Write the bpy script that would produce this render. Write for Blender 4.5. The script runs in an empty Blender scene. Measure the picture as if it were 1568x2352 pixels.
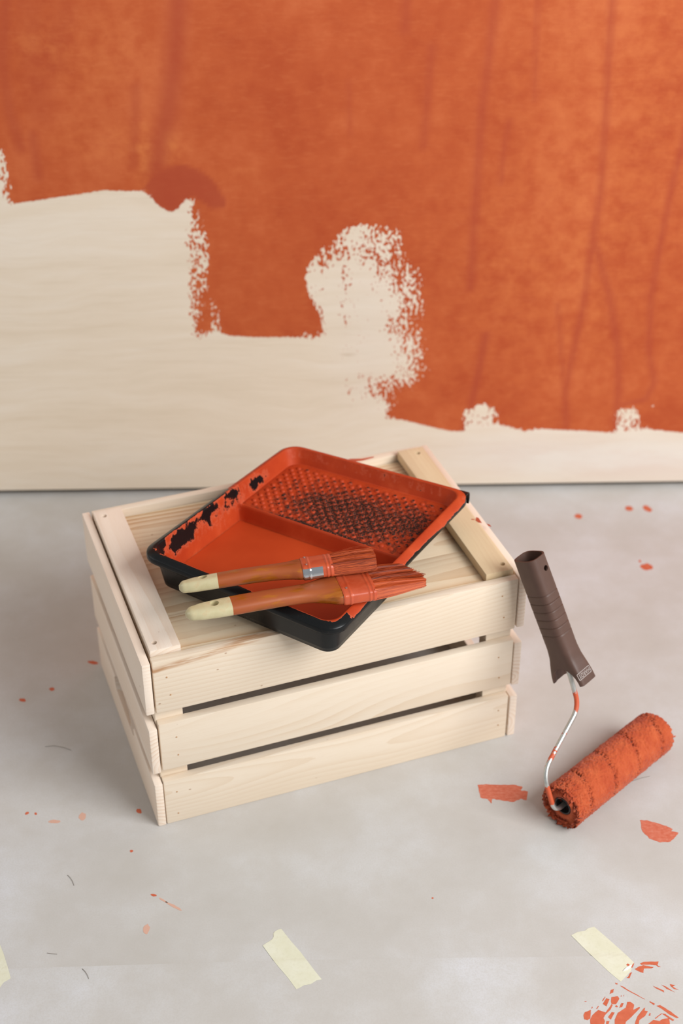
import bpy, bmesh, math, random
import numpy as np
from mathutils import Vector, Matrix

# ------------------------------------------------------------------ camera, light, exposure
S = bpy.context.scene
COL = S.collection
CAM = np.array([0.19236, -1.25208, 1.31494])
YAW, PITCH, ROLL, FPX = -0.018252, -0.608981, -0.003503, 3519.09

def cam_rot():
    f = np.array([-math.sin(YAW)*math.cos(PITCH), math.cos(YAW)*math.cos(PITCH), math.sin(PITCH)])
    rt = np.array([math.cos(YAW), math.sin(YAW), 0.0]); up = np.cross(rt, f)
    c, s = math.cos(ROLL), math.sin(ROLL)
    return np.array([c*rt + s*up, -s*rt + c*up, -f])
RC = cam_rot()
cd = bpy.data.cameras.new('camera'); cam = bpy.data.objects.new('camera', cd); COL.objects.link(cam)
m = Matrix(RC.T.tolist()).to_4x4(); m.translation = Vector(CAM.tolist()); cam.matrix_world = m
cd.sensor_fit = 'VERTICAL'; cd.sensor_height = 36.0; cd.sensor_width = 24.0
cd.lens = FPX/2352*36.0; cd.clip_start = 0.05
cd.dof.use_dof = True; cd.dof.focus_distance = 1.62; cd.dof.aperture_fstop = 4.0
S.camera = cam

world = bpy.data.worlds.new('world'); S.world = world; world.use_nodes = True
bg = world.node_tree.nodes['Background']
bg.inputs[0].default_value = (0.97, 0.985, 1.0, 1); bg.inputs[1].default_value = 0.35

def area(name, loc, target, sx, sy, power, col):
    l = bpy.data.lights.new(name, 'AREA'); l.shape = 'RECTANGLE'; l.size = sx; l.size_y = sy
    l.energy = power; l.color = col
    o = bpy.data.objects.new(name, l); COL.objects.link(o); o.location = loc
    o.rotation_euler = (Vector(target) - Vector(loc)).to_track_quat('-Z', 'Y').to_euler()
    return o
area('window_daylight', (2.1, -1.25, 1.95), (0.25, 0.05, 0.0), 1.7, 1.6, 92, (0.98, 0.99, 1.0))
area('left_fill_light', (-2.3, 0.2, 1.3), (0.1, 0.2, 0.1), 1.4, 1.6, 9, (1.0, 0.98, 0.96))  # unseen fill lamp added on the left to brighten the crate's left face

vs = S.view_settings
S.display_settings.display_device = 'sRGB'
vs.view_transform = 'Standard'; vs.look = 'None'; vs.exposure = 0.12; vs.gamma = 1.0
vs.use_curve_mapping = False

# ------------------------------------------------------------------ helpers
random.seed(7); RNG = np.random.default_rng(11)

def ray(px, py):
    return RC.T @ np.array([(px-784)/FPX, -(py-1176)/FPX, -1.0])
def ground(px, py, z=0.0):            # the point of a level surface that the photograph shows at a pixel
    d = ray(px, py); return CAM + (z-CAM[2])/d[2]*d
WALL_Y = 0.688
def on_wall(px, py):
    d = ray(px, py); return CAM + (WALL_Y-CAM[1])/d[1]*d

def lin(c):
    return tuple(((v/255)/12.92 if v/255 <= 0.04045 else ((v/255+0.055)/1.055)**2.4) for v in c) + (1.0,)

class NT:
    def __init__(s, name):
        s.m = bpy.data.materials.new(name); s.m.use_nodes = True
        s.t = s.m.node_tree; s.b = s.t.nodes['Principled BSDF']
    def n(s, typ, props=None, **inp):
        k = s.t.nodes.new('ShaderNode'+typ)
        for a, v in (props or {}).items(): setattr(k, a, v)
        for a, v in inp.items():
            key = int(a[1:]) if a[0] == 'i' and a[1:].isdigit() else a.replace('_', ' ')
            s.put(k.inputs[key], v)
        return k
    def put(s, sock, v):
        if isinstance(v, bpy.types.NodeSocket): s.t.links.new(v, sock)
        elif isinstance(v, bpy.types.Node): s.t.links.new(v.outputs[0], sock)
        else: sock.default_value = v
    def math(s, op, a, b=0.0, c=0.0, clamp=False):
        k = s.n('Math', {'operation': op, 'use_clamp': clamp}, i0=a, i1=b)
        if op in ('MULTIPLY_ADD',): s.put(k.inputs[2], c)
        return k.outputs[0]
    def vmath(s, op, a, b=(0, 0, 0)):
        k = s.n('VectorMath', {'operation': op}); s.put(k.inputs[0], a)
        if op == 'SCALE': s.put(k.inputs[3], b)
        else: s.put(k.inputs[1], b)
        return k.outputs['Value'] if op in ('LENGTH', 'DISTANCE') else k.outputs[0]
    def noise(s, vec, scale, detail=3.0, rough=0.55, out='Fac', dist=0.0):
        k = s.n('TexNoise', Vector=vec, Scale=scale, Detail=detail, Roughness=rough, Distortion=dist)
        return k.outputs[0] if out == 'Fac' else k.outputs[1]
    def obj(s): return s.n('TexCoord').outputs['Object']
    def attr(s, name): return s.n('Attribute', {'attribute_name': name}).outputs['Fac']
    def ramp(s, fac, stops, interp='LINEAR'):
        k = s.n('ValToRGB'); s.put(k.inputs[0], fac); r = k.color_ramp; r.interpolation = interp
        while len(r.elements) < len(stops): r.elements.new(0.5)
        for e, (p, c) in zip(r.elements, stops):
            e.position = p; e.color = c if len(c) == 4 else lin(c)
        return k.outputs[0]
    def step(s, v, lo, hi):
        k = s.n('MapRange', {'interpolation_type': 'SMOOTHSTEP'}, Value=v)
        k.inputs[1].default_value = lo; k.inputs[2].default_value = hi
        return k.outputs[0]
    def mix(s, fac, a, b):
        k = s.n('Mix', {'data_type': 'RGBA'})
        s.put(k.inputs[0], fac); s.put(k.inputs[6], a); s.put(k.inputs[7], b); return k.outputs[2]
    def bump(s, h, strength=0.3, dist=0.001):
        k = s.n('Bump', Strength=strength, Distance=dist, Height=h); s.put(s.b.inputs['Normal'], k)
    def set(s, **kw):
        for a, v in kw.items(): s.put(s.b.inputs[a.replace('_', ' ')], v)
        return s.m
    def mapping(s, vec, scale=(1, 1, 1), loc=(0, 0, 0)):
        return s.n('Mapping', Vector=vec, Scale=scale, Location=loc).outputs[0]

def simple(name, rgb, rough=0.5, metal=0.0, spec=0.5):
    t = NT(name); return t.set(Base_Color=lin(rgb), Roughness=rough, Metallic=metal, Specular_IOR_Level=spec)

def mesh(name, verts, faces, smooth=False):
    me = bpy.data.meshes.new(name); me.from_pydata([tuple(map(float, v)) for v in verts], [], [tuple(int(i) for i in f) for f in faces])
    me.update()
    if smooth: me.polygons.foreach_set('use_smooth', [True]*len(me.polygons))
    return me
def obj(name, me, mat=None, parent=None, loc=(0, 0, 0), rot=(0, 0, 0)):
    o = bpy.data.objects.new(name, me); COL.objects.link(o)
    if mat is not None and len(me.materials) == 0: me.materials.append(mat)
    o.parent = parent; o.location = loc; o.rotation_euler = rot
    return o
def empty(name, mat):
    o = bpy.data.objects.new(name, None); COL.objects.link(o); o.matrix_world = mat
    o.empty_display_size = 0.02; return o
def tag(o, label, cat, group=None, kind=None):
    o['label'] = label; o['category'] = cat
    if group: o['group'] = group
    if kind: o['kind'] = kind
    return o
def box_mesh(name, sx, sy, sz, bev=0.0, seg=2):
    bm = bmesh.new(); bmesh.ops.create_cube(bm, size=1.0)
    bmesh.ops.scale(bm, vec=(sx, sy, sz), verts=bm.verts)
    if bev: bmesh.ops.bevel(bm, geom=list(bm.edges), offset=bev, segments=seg, profile=0.6, affect='EDGES')
    me = bpy.data.meshes.new(name); bm.to_mesh(me); bm.free(); return me
def shade_auto(o, ang=35):
    me = o.data if hasattr(o, 'data') else o
    me.polygons.foreach_set('use_smooth', [True]*len(me.polygons))
    me.set_sharp_from_angle(angle=math.radians(ang))
def cyl_mesh(name, r, h, n=24, axis='Z'):
    bm = bmesh.new(); bmesh.ops.create_cone(bm, cap_ends=True, segments=n, radius1=r, radius2=r, depth=h)
    if axis == 'X': bmesh.ops.rotate(bm, matrix=Matrix.Rotation(math.pi/2, 3, 'Y'), verts=bm.verts)
    if axis == 'Y': bmesh.ops.rotate(bm, matrix=Matrix.Rotation(math.pi/2, 3, 'X'), verts=bm.verts)
    me = bpy.data.meshes.new(name); bm.to_mesh(me); bm.free(); return me
def carve(me, cutters):
    """mesh minus a list of (mesh, matrix); returns a new mesh, helpers removed"""
    a = bpy.data.objects.new('carve_base', me); COL.objects.link(a); tmp = [a]
    for cm, mx in cutters:
        c = bpy.data.objects.new('carve_tool', cm); COL.objects.link(c); c.matrix_world = mx; tmp.append(c)
        md = a.modifiers.new('b', 'BOOLEAN'); md.operation = 'DIFFERENCE'; md.object = c; md.solver = 'EXACT'
    bpy.context.view_layer.update()
    dg = bpy.context.evaluated_depsgraph_get()
    out = bpy.data.meshes.new_from_object(a.evaluated_get(dg), depsgraph=dg)
    for o in tmp: bpy.data.objects.remove(o)
    return out
def T(x, y, z): return Matrix.Translation((x, y, z))

def vhash(i, j, k):
    h = (i*374761393 + j*668265263 + k*2147483647) & 0xffffffff
    h = ((h ^ (h >> 13))*1274126177) & 0xffffffff
    return ((h ^ (h >> 16)) & 0xffff)/65535.0
def vnoise(p):
    p = np.asarray(p, float); i = np.floor(p).astype(np.int64); f = p-i; f = f*f*(3-2*f); r = 0
    for a in (0, 1):
        for b in (0, 1):
            for c in (0, 1):
                w = (f[..., 0] if a else 1-f[..., 0])*(f[..., 1] if b else 1-f[..., 1])*(f[..., 2] if c else 1-f[..., 2])
                r = r + w*vhash(i[..., 0]+a, i[..., 1]+b, i[..., 2]+c)
    return r
def poly_sd(P, poly):
    """signed distance of 2D points to a polygon, positive inside"""
    poly = np.asarray(poly, float); d = np.full(len(P), 1e9); ins = np.zeros(len(P), bool)
    for k in range(len(poly)):
        a, b = poly[k], poly[(k+1) % len(poly)]; e = b-a; w = P-a
        t = np.clip((w@e)/max(e@e, 1e-12), 0, 1); q = w-t[:, None]*e; d = np.minimum(d, (q**2).sum(1))
        c = (a[1] > P[:, 1]) != (b[1] > P[:, 1])
        xi = a[0]+(P[:, 1]-a[1])*(b[0]-a[0])/(b[1]-a[1] if b[1] != a[1] else 1e-9)
        ins ^= c & (P[:, 0] < xi)
    return np.where(ins, 1, -1)*np.sqrt(d)
def line_d(P, pts):
    pts = np.asarray(pts, float); d = np.full(len(P), 1e9)
    for a, b in zip(pts[:-1], pts[1:]):
        e = b-a; w = P-a; t = np.clip((w@e)/max(e@e, 1e-12), 0, 1); d = np.minimum(d, ((w-t[:, None]*e)**2).sum(1))
    return np.sqrt(d)
def add_attr(me, name, vals):
    a = me.attributes.new(name, 'FLOAT', 'POINT'); a.data.foreach_set('value', np.asarray(vals, np.float32))
def prism(pts, z0, z1):
    """flat-bottomed slab over a 2D outline (list of (x, y)), top face an n-gon triangulated"""
    bm = bmesh.new()
    vs_ = [bm.verts.new((x, y, z1)) for x, y in pts]; f = bm.faces.new(vs_)
    f.normal_update()
    if f.normal.z < 0: f.normal_flip()
    top = list(f.verts); n = len(top)
    lo = [bm.verts.new((v.co.x, v.co.y, z0)) for v in top]
    for i in range(n):
        j = (i+1) % n; bm.faces.new((top[i], lo[i], lo[j], top[j]))
    bm.faces.new(lo[::-1]); bmesh.ops.triangulate(bm, faces=[x for x in bm.faces if len(x.verts) > 4])
    me = bpy.data.meshes.new('slab'); bm.to_mesh(me); bm.free(); return me
def tube(path, r, n=12, cap=True):
    path = [Vector(p) for p in path]; V = []; F = []
    tan = [(path[min(i+1, len(path)-1)]-path[max(i-1, 0)]).normalized() for i in range(len(path))]
    nrm = tan[0].orthogonal().normalized()
    for i, p in enumerate(path):
        nrm = (nrm-tan[i]*nrm.dot(tan[i])).normalized(); bi = tan[i].cross(nrm)
        rr = r[i] if hasattr(r, '__len__') else r
        for k in range(n):
            a = 2*math.pi*k/n; V.append(p+(nrm*math.cos(a)+bi*math.sin(a))*rr)
    for i in range(len(path)-1):
        for k in range(n):
            F.append((i*n+k, i*n+(k+1) % n, (i+1)*n+(k+1) % n, (i+1)*n+k))
    if cap: F += [tuple(range(n))[::-1], tuple((len(path)-1)*n+k for k in range(n))]
    return V, F
def fillet_path(P, rad, seg=8):
    P = [Vector(p) for p in P]; out = [P[0]]
    for i in range(1, len(P)-1):
        a, b, c = P[i-1], P[i], P[i+1]; r = rad[i-1]
        d1 = (a-b); d2 = (c-b); l = min(r, d1.length*.49, d2.length*.49)
        p0 = b+d1.normalized()*l; p2 = b+d2.normalized()*l
        for k in range(seg+1):
            t = k/seg; out.append(p0*(1-t)**2+b*2*t*(1-t)+p2*t*t)
    out.append(P[-1]); return out
def loft(stations, n=32, expo=2.6, cap=True):
    """stations: (x, half_width, half_thick[, exponent[, yc, zc]]) -> closed superellipse loft along x"""
    V = []; F = []
    for st in stations:
        x, w, h = st[:3]; e = st[3] if len(st) > 3 else expo
        yc = st[4] if len(st) > 4 else 0; zc = st[5] if len(st) > 5 else 0
        for k in range(n):
            a = 2*math.pi*k/n; c, s = math.cos(a), math.sin(a)
            V.append((x, yc+w*math.copysign(abs(c)**(2/e), c), zc+h*math.copysign(abs(s)**(2/e), s)))
    m_ = len(stations)
    for i in range(m_-1):
        for k in range(n): F.append((i*n+k, (i+1)*n+k, (i+1)*n+(k+1) % n, i*n+(k+1) % n))
    if cap: F += [tuple(range(n)), tuple((m_-1)*n+k for k in range(n))[::-1]]
    F = [f[::-1] for f in F]
    return V, F
def resample(keys, n):
    """smooth the columns of a key table over its first column"""
    k = np.array(keys, float); x = np.linspace(k[0, 0], k[-1, 0], n); cols = [x]
    for c in range(1, k.shape[1]):
        m_ = np.gradient(k[:, c], k[:, 0]); i = np.clip(np.searchsorted(k[:, 0], x)-1, 0, len(k)-2)
        h = k[i+1, 0]-k[i, 0]; t = (x-k[i, 0])/h
        cols.append((2*t**3-3*t**2+1)*k[i, c]+(t**3-2*t**2+t)*h*m_[i]+(-2*t**3+3*t**2)*k[i+1, c]+(t**3-t**2)*h*m_[i+1])
    return np.stack(cols, 1)

# ------------------------------------------------------------------ colours
ORANGE = (199, 84, 43)
ORANGE_D = (168, 60, 33)
BLACK = (17, 19, 20)

# ------------------------------------------------------------------ floor, paper, wall
t = NT('concrete'); c = t.obj()
M_CONC = t.set(Base_Color=t.ramp(t.noise(c, 6, 6), [(0.3, (120, 116, 110)), (0.7, (150, 146, 140))]), Roughness=0.9)
floor = obj('floor', box_mesh('floor', 4.4, 4.2, 0.1), M_CONC, loc=(0.2, -1.2, -0.0504)); floor['kind'] = 'structure'

def paper_mat(name, seed):
    t = NT(name); c = t.obj(); p = t.mapping(c, loc=(seed, seed*.7, 0))
    cloud = t.noise(p, 7.0, 5, 0.62); fib = t.noise(p, 520, 3, 0.75); big = t.noise(p, 1.7, 2)
    k = t.ramp(t.math('MULTIPLY_ADD', cloud, 0.75, t.math('MULTIPLY', big, 0.25)), [(0.32, (184, 179, 172)), (0.47, (191, 187, 182)), (0.58, (198, 196, 194)), (0.70, (207, 207, 210))])
    k = t.mix(t.math('MULTIPLY', t.step(fib, 0.38, 0.68), 0.34), k, lin((182, 176, 168)))
    speck = t.step(t.noise(p, 95, 2, 0.5), 0.80, 0.83)
    k = t.mix(t.math('MULTIPLY', speck, 0.55), k, lin((232, 232, 232)))
    t.bump(t.math('ADD', t.math('MULTIPLY', t.noise(p, 7, 3), 6.0), t.math('MULTIPLY', fib, 0.25)), 0.35, 0.0012)
    return t.set(Base_Color=k, Roughness=0.82, Specular_IOR_Level=0.25)
sa, sb = ground(0, 2223), ground(1568, 2190)
sl = (sb[1]-sa[1])/(sb[0]-sa[0])
def seam_y(x): return sa[1]+sl*(x-sa[0])+0.0015*math.sin(x*9)
xs = np.linspace(-1.7, 2.1, 60)
far = [(x, seam_y(x)-0.05) for x in xs]+[(2.1, WALL_Y+0.01), (-1.7, WALL_Y+0.01)]
near = [(x, seam_y(x)) for x in xs]+[(2.1, -2.9), (-1.7, -2.9)]
paper_far = tag(obj('masking_paper', prism(far, -0.0004, 0.0), paper_mat('paper_far', 3.1)),
    'grey masking paper on the floor running back under the crate to the plywood', 'paper')
paper_near = tag(obj('masking_paper', prism(near, 0.00005, 0.0006), paper_mat('paper_near', 8.4)),
    'grey masking paper nearest the viewer, its edge lapped over the other sheet', 'paper')

# plywood wall with its half-finished coat of paint
def axis_samples(lo, a, b, hi, fine, coarse):
    return np.concatenate([np.arange(lo, a, coarse), np.arange(a, b, fine), np.arange(b, hi+1e-6, coarse)])
WX = axis_samples(-1.6, -0.42, 0.90, 2.0, 0.005, 0.07); WZ = axis_samples(0.0105, 0.0106, 0.80, 1.35, 0.005, 0.07)
gx, gz = np.meshgrid(WX, WZ, indexing='ij'); nx, nz = gx.shape
V = np.stack([gx.ravel(), np.full(gx.size, WALL_Y), gz.ravel()], 1)
idx = np.arange(nx*nz).reshape(nx, nz)
F = np.stack([idx[:-1, :-1].ravel(), idx[1:, :-1].ravel(), idx[1:, 1:].ravel(), idx[:-1, 1:].ravel()], 1).tolist()
x0, x1, z0, z1 = WX[0], WX[-1], WZ[0], WZ[-1]; nb = len(V)
V = V.tolist()+[(x0, WALL_Y+.015, z0), (x1, WALL_Y+.015, z0), (x1, WALL_Y+.015, z1), (x0, WALL_Y+.015, z1)]
F.append((nb, nb+3, nb+2, nb+1))
F.append(tuple(idx[:, 0][::-1])+(nb, nb+1)); F.append(tuple(idx[:, -1])+(nb+2, nb+3))
F.append(tuple(idx[0, :])+(nb+3, nb)); F.append(tuple(idx[-1, :][::-1])+(nb+1, nb+2))
me = mesh('plywood', V, F)
P2 = np.array(V)[:, [0, 2]]
def wp(pts): return [on_wall(x, y)[[0, 2]] for x, y in pts]
PXM = 1/1620.0                        # metres of wall per pixel of the photograph, about
edge = [(-900, -600), (-900, 350), (-60, 350), (4, 350), (9, 395), (13, 440), (18, 466), (60, 464), (120, 455), (180, 446), (240, 437), (300, 439), (328, 439),
        (345, 455), (370, 477), (392, 488), (408, 480), (424, 458), (440, 458), (446, 500), (444, 560), (450, 640), (446, 700), (444, 768), (455, 770), (520, 771),
        (600, 775), (660, 774), (734, 776), (741, 740), (743, 660), (748, 610), (762, 580), (800, 566), (835, 568), (850, 592), (880, 612), (910, 630),
        (942, 662), (946, 698), (918, 742), (952, 800), (960, 838), (932, 872), (872, 898), (893, 928), (885, 958), (960, 973), (1030, 990), (1064, 991), (1076, 972),
        (1130, 976), (1176, 982), (1202, 990), (1250, 985), (1300, 988), (1350, 990), (1410, 994), (1418, 984), (1480, 985), (1568, 994), (1750, 1000), (2600, 1010), (2600, -600)]
sd = np.clip(poly_sd(P2, wp(edge)), -0.06, 0.06)
rg = np.full(len(P2), 0.0007); dk = np.zeros(len(P2)); dry = np.zeros(len(P2))
def blob(px, py, rx, ry):
    cc = on_wall(px, py)[[0, 2]]; q = (P2-cc)/(np.array([rx, ry*1.18])*PXM); return np.exp(-(q**2).sum(1))
for px, py, rx, ry, amp in [(452, 550, 22, 62, .030), (450, 700, 20, 70, .024), (10, 410, 16, 60, .014), (735, 690, 20, 90, .004), (722, 768, 30, 12, .012), (745, 585, 14, 26, .016),
        (830, 560, 60, 40, .030), (925, 640, 55, 60, .040), (900, 560, 50, 40, .020), (925, 740, 50, 70, .044), (945, 830, 45, 60, .040), (880, 900, 60, 40, .026), (860, 640, 60, 60, .012), (825, 780, 40, 130, .046), (800, 640, 14, 60, .030), (800, 900, 25, 60, .042), (790, 700, 14, 120, .022),
        (1100, 965, 40, 18, .012), (1440, 975, 45, 18, .012), (1200, 985, 40, 10, .004)]:
    rg += blob(px, py, rx, ry)*amp
for px, py, rx, ry, amp in [(405, 140, 5, 22, .7), (402, 230, 8, 26, .8), (898, 545, 30, 34, 1.0), (825, 538, 34, 26, .95), (716, 640, 24, 46, .8), (495, 720, 18, 40, .5), (470, 600, 16, 60, .4),
        (1104, 830, 10, 50, .75), (1105, 942, 44, 24, .85), (1440, 945, 36, 24, .85), (1355, 400, 6, 22, .65), (1253, 50, 3, 5, .7), (1350, 165, 5, 5, .7), (1292, 915, 12, 26, .75), (1330, 905, 20, 14, .6), (340, 340, 20, 60, .3), (1500, 930, 20, 12, .6)]:
    b_ = blob(px, py, rx, ry); sd -= b_*amp*0.050; rg += b_*0.016
for pts, w, amp in [([(413, -60), (400, 150), (385, 260), (367, 330), (360, 395)], 24, .85), ([(935, -50), (930, 70)], 12, .6), ([(992, 110), (982, 220), (972, 335)], 10, .6),
        ([(1145, -60), (1122, 130), (1108, 240), (1096, 400), (1086, 560), (1080, 660)], 11, .75), ([(1237, -40), (1229, 100), (1228, 230)], 7, .55), ([(1168, 280), (1156, 350), (1150, 420)], 7, .6),
        ([(1410, -60), (1396, 150), (1390, 280), (1378, 450), (1357, 570), (1340, 700), (1318, 800), (1297, 900), (1300, 980)], 9, .8), ([(1360, 540), (1400, 680), (1418, 800), (1420, 900), (1412, 990)], 10, .8),
        ([(1600, 200), (1542, 430), (1516, 560), (1495, 680), (1490, 800), (1502, 880), (1482, 918), (1425, 930)], 8, .8), ([(1115, 770), (1100, 850), (1082, 930), (1066, 990)], 10, .9),
        ([(1280, 700), (1290, 820), (1296, 900)], 7, .6), ([(800, 190), (804, 310)], 7, .4), ([(15, -40), (4, 150), (20, 250), (48, 340)], 14, .6), ([(75, 310), (88, 405)], 12, .6), ([(312, 200), (310, 300), (306, 380)], 12, .5),
        ([(1700, 0), (1690, 900)], 10, .6), ([(-120, 0), (-110, 300)], 14, .6), ([(60, 0), (95, 260)], 30, .3), ([(150, 30), (100, 200)], 30, .25)]:
    d = line_d(P2, wp(pts)); dk = np.maximum(dk, amp*np.exp(-(d/(w*PXM))**2))
sp = poly_sd(P2, wp([(330, 432), (350, 402), (380, 384), (420, 378), (460, 392), (490, 415), (515, 455), (520, 476), (485, 480), (465, 465), (440, 452), (425, 462), (410, 480), (392, 490), (370, 479), (345, 457)]))
dk = np.maximum(dk, np.clip((sp+0.002)/0.004, 0, 1)*0.95)
for px, py, rx, ry, amp in [(335, 360, 22, 60, .9), (395, 345, 22, 30, .9), (90, 105, 40, 30, .5), (250, 330, 120, 40, .35), (545, 400, 40, 12, .4), (200, 120, 160, 100, .3), (1450, 300, 300, 600, .35), (1150, 640, 150, 200, .2), (1340, 650, 60, 150, .2)]:
    dry += blob(px, py, rx, ry)*amp
add_attr(me, 'sd', sd); add_attr(me, 'rg', rg); add_attr(me, 'dk', dk); add_attr(me, 'dry', dry)
wash = blob(1480, 1060, 330, 75)+.6*blob(1150, 1040, 200, 60)+.35*blob(850, 780, 90, 200)
add_attr(me, 'wash', np.clip(wash, 0, 1))

t = NT('painted_plywood'); c = t.obj()
warp = t.vmath('SCALE', t.vmath('SUBTRACT', t.noise(t.mapping(c, (1.4, 1, 2.0)), 2.2, 2, 0.45, 'Color'), (.5, .5, .5)), 0.16)
gc = t.vmath('ADD', t.mapping(c, (0.9, 1, 9.0)), t.vmath('MULTIPLY', warp, (1.0, 1.0, 6.0)))
g1 = t.noise(gc, 3.0, 6, 0.68); g2 = t.noise(t.mapping(c, (12, 1, 220)), 1.0, 3, 0.6)
g3 = t.noise(t.mapping(gc, (0.7, 1, 5)), 3.0, 2, 0.5)
ply = t.ramp(g1, [(0.28, (222, 205, 182)), (0.5, (229, 213, 192)), (0.72, (234, 221, 204))])
ply = t.mix(t.math('MULTIPLY', t.step(g3, 0.60, 0.75), 0.16), ply, lin((206, 180, 146)))
ply = t.mix(t.math('MULTIPLY', t.step(g2, 0.5, 0.75), 0.12), ply, lin((190, 165, 132)))
knot = t.step(t.noise(t.mapping(c, (6, 1, 22)), 1.6, 2, 0.4), 0.76, 0.82)
ply = t.mix(t.math('MULTIPLY', knot, 0.4), ply, lin((176, 142, 104)))
ply = t.mix(t.math('MULTIPLY', t.attr('wash'), 0.75), ply, t.ramp(t.noise(t.mapping(c, (4, 1, 14)), 1.6, 4, .6), [(.35, (222, 205, 194)), (.6, (228, 220, 212))]))
n1 = t.noise(t.mapping(c, (1, 1, .6)), 270, 3, 0.62); n2 = t.noise(t.mapping(c, (1, 1, .6)), 60, 3, 0.6)
nn = t.math('ADD', t.math('MULTIPLY', n1, 0.7), t.math('MULTIPLY', n2, 0.3))
e = t.math('ADD', t.attr('sd'), t.math('MULTIPLY', t.attr('rg'), t.math('MULTIPLY', t.math('SUBTRACT', nn, 0.5), 8.5)))
pm = t.step(e, -0.0012, 0.0012)
lf = t.noise(t.mapping(c, (2.6, 1, 2.0)), 2.4, 5, 0.62); hf = t.noise(t.mapping(c, (60, 1, 240)), 1.0, 3, 0.7); blo = t.noise(c, 38, 4, 0.65)
pc = t.ramp(t.math('ADD', t.math('MULTIPLY', lf, 0.7), t.math('MULTIPLY', blo, 0.3)), [(0.36, (180, 78, 40)), (0.5, (190, 89, 47)), (0.64, (202, 104, 60))])
pc = t.mix(t.math('MULTIPLY', t.attr('dry'), t.step(blo, 0.30, 0.72)), pc, lin((214, 122, 66)))
pc = t.mix(t.math('MULTIPLY', t.step(hf, 0.45, 0.8), 0.16), pc, lin((222, 134, 84)))
pc = t.mix(t.math('MULTIPLY', t.attr('dk'), 0.72, clamp=True), pc, lin((168, 68, 45)))
t.bump(t.math('ADD', t.math('MULTIPLY', pm, 0.6), t.math('MULTIPLY', hf, 0.2)), 0.25, 0.0006)
M_WALL = t.set(Base_Color=t.mix(pm, ply, pc), Roughness=0.72, Specular_IOR_Level=0.25)
wall = obj('wall_back', me, M_WALL); wall['kind'] = 'structure'
wall['label'] = 'birch plywood wall half coated in terracotta paint'
tr = obj('gap_blocker_1', box_mesh('gap_blocker', 3.6, 0.03, 1.34, 0.001), simple('blocker_dark', (38, 34, 30), 0.9), loc=(0.2, WALL_Y+0.045, 0.67)); tr['kind'] = 'structure'  # dark sheet added behind the plywood, stops light leaking through the bottom gap

# ------------------------------------------------------------------ pine crate, standing upside down
def wood_mat(name, light, dark, contrast=0.6, streak=False, warp=0.05, freq=62.0, sharp=2.2):
    t = NT(name); c = t.obj(); r = t.n('ObjectInfo').outputs['Random']
    wn = t.n('TexWhiteNoise', {'noise_dimensions': '1D'}, W=r).outputs['Color']
    off = t.vmath('MULTIPLY', t.vmath('SUBTRACT', wn, (.5, .5, .5)), (6.0, 0.06, 0.10))
    p = t.vmath('ADD', c, off)
    w = t.vmath('SUBTRACT', t.noise(t.mapping(p, (2.6, 5, 5)), 1.0, 1, 0.4, 'Color'), (.5, .5, .5))
    q = t.vmath('ADD', p, t.vmath('MULTIPLY', w, (0, warp, warp)))
    wv = t.n('TexWave', {'wave_type': 'RINGS', 'rings_direction': 'X', 'wave_profile': 'SAW'}, Vector=q, Scale=freq, Distortion=0.25, Detail=2.0, Detail_Scale=3.0).outputs[1]
    g = t.math('POWER', wv, sharp)
    sel = t.noise(t.mapping(p, (1.2, 14, 14)), 1.0, 2, 0.5)
    fib = t.noise(t.mapping(p, (40, 900, 900)), 1.0, 3, 0.6)
    tone = t.noise(t.mapping(p, (2.0, 9, 9)), 1.0, 2, 0.5)
    k = t.mix(t.math('MULTIPLY', g, t.math('MULTIPLY', t.step(sel, 0.3, 0.7), contrast)), lin(light), lin(dark))
    k = t.mix(t.math('MULTIPLY', t.step(tone, 0.45, 0.8), 0.35), k, lin(tuple(int(a*.6+b*.4) for a, b in zip(light, dark))))
    k = t.mix(t.math('MULTIPLY', t.step(fib, 0.45, 0.8), 0.16), k, lin(dark))
    kn = t.n('TexVoronoi', Vector=t.mapping(p, (26, 40, 40)), Scale=1.0, Randomness=1.0).outputs[0]
    k = t.mix(t.math('MULTIPLY', t.math('SUBTRACT', 1.0, t.step(kn, 0.02, 0.055)), 0.6), k, lin((150, 96, 52)))
    if streak:                                   # the brown resin streak along the board's upper edge
        sx = t.n('SeparateXYZ', Vector=c).outputs
        line = t.math('ADD', t.math('MULTIPLY', sx[0], 0.100), 0.0470)
        dz = t.math('ABSOLUTE', t.math('SUBTRACT', sx[2], t.math('ADD', line, t.math('MULTIPLY', t.math('SUBTRACT', t.noise(t.mapping(c, (18, 1, 60)), 1.0, 3), 0.5), 0.006))))
        wid = t.step(t.noise(t.mapping(c, (26, 300, 300)), 1.0, 3), 0.25, 0.6)
        a = t.math('MULTIPLY', t.math('SUBTRACT', 1.0, t.step(dz, 0.0012, 0.0052)), t.math('MULTIPLY', wid, t.math('SUBTRACT', 1.0, t.step(sx[0], -0.10, -0.04))))
        k = t.mix(t.math('MULTIPLY', a, 0.8), k, lin((176, 122, 72)))
    t.bump(fib, 0.12, 0.0004)
    return t.set(Base_Color=k, Roughness=0.62, Specular_IOR_Level=0.3)
W_FRONT = wood_mat('pine_pale', (232, 216, 195), (206, 174, 136), 0.34)
W_FIGURED = wood_mat('pine_pale_figured', (232, 216, 195), (208, 176, 138), 0.6, warp=0.13, freq=42.0)
W_STREAK = wood_mat('pine_pale_streaked', (232, 216, 195), (206, 174, 136), 0.34, True)
W_SLAT = wood_mat('pine_slat', (232, 212, 182), (188, 140, 90), 1.0, warp=0.035, freq=42.0, sharp=1.6)
W_END = wood_mat('pine_end', (240, 224, 207), (212, 172, 134), 0.6, warp=0.025)
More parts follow.
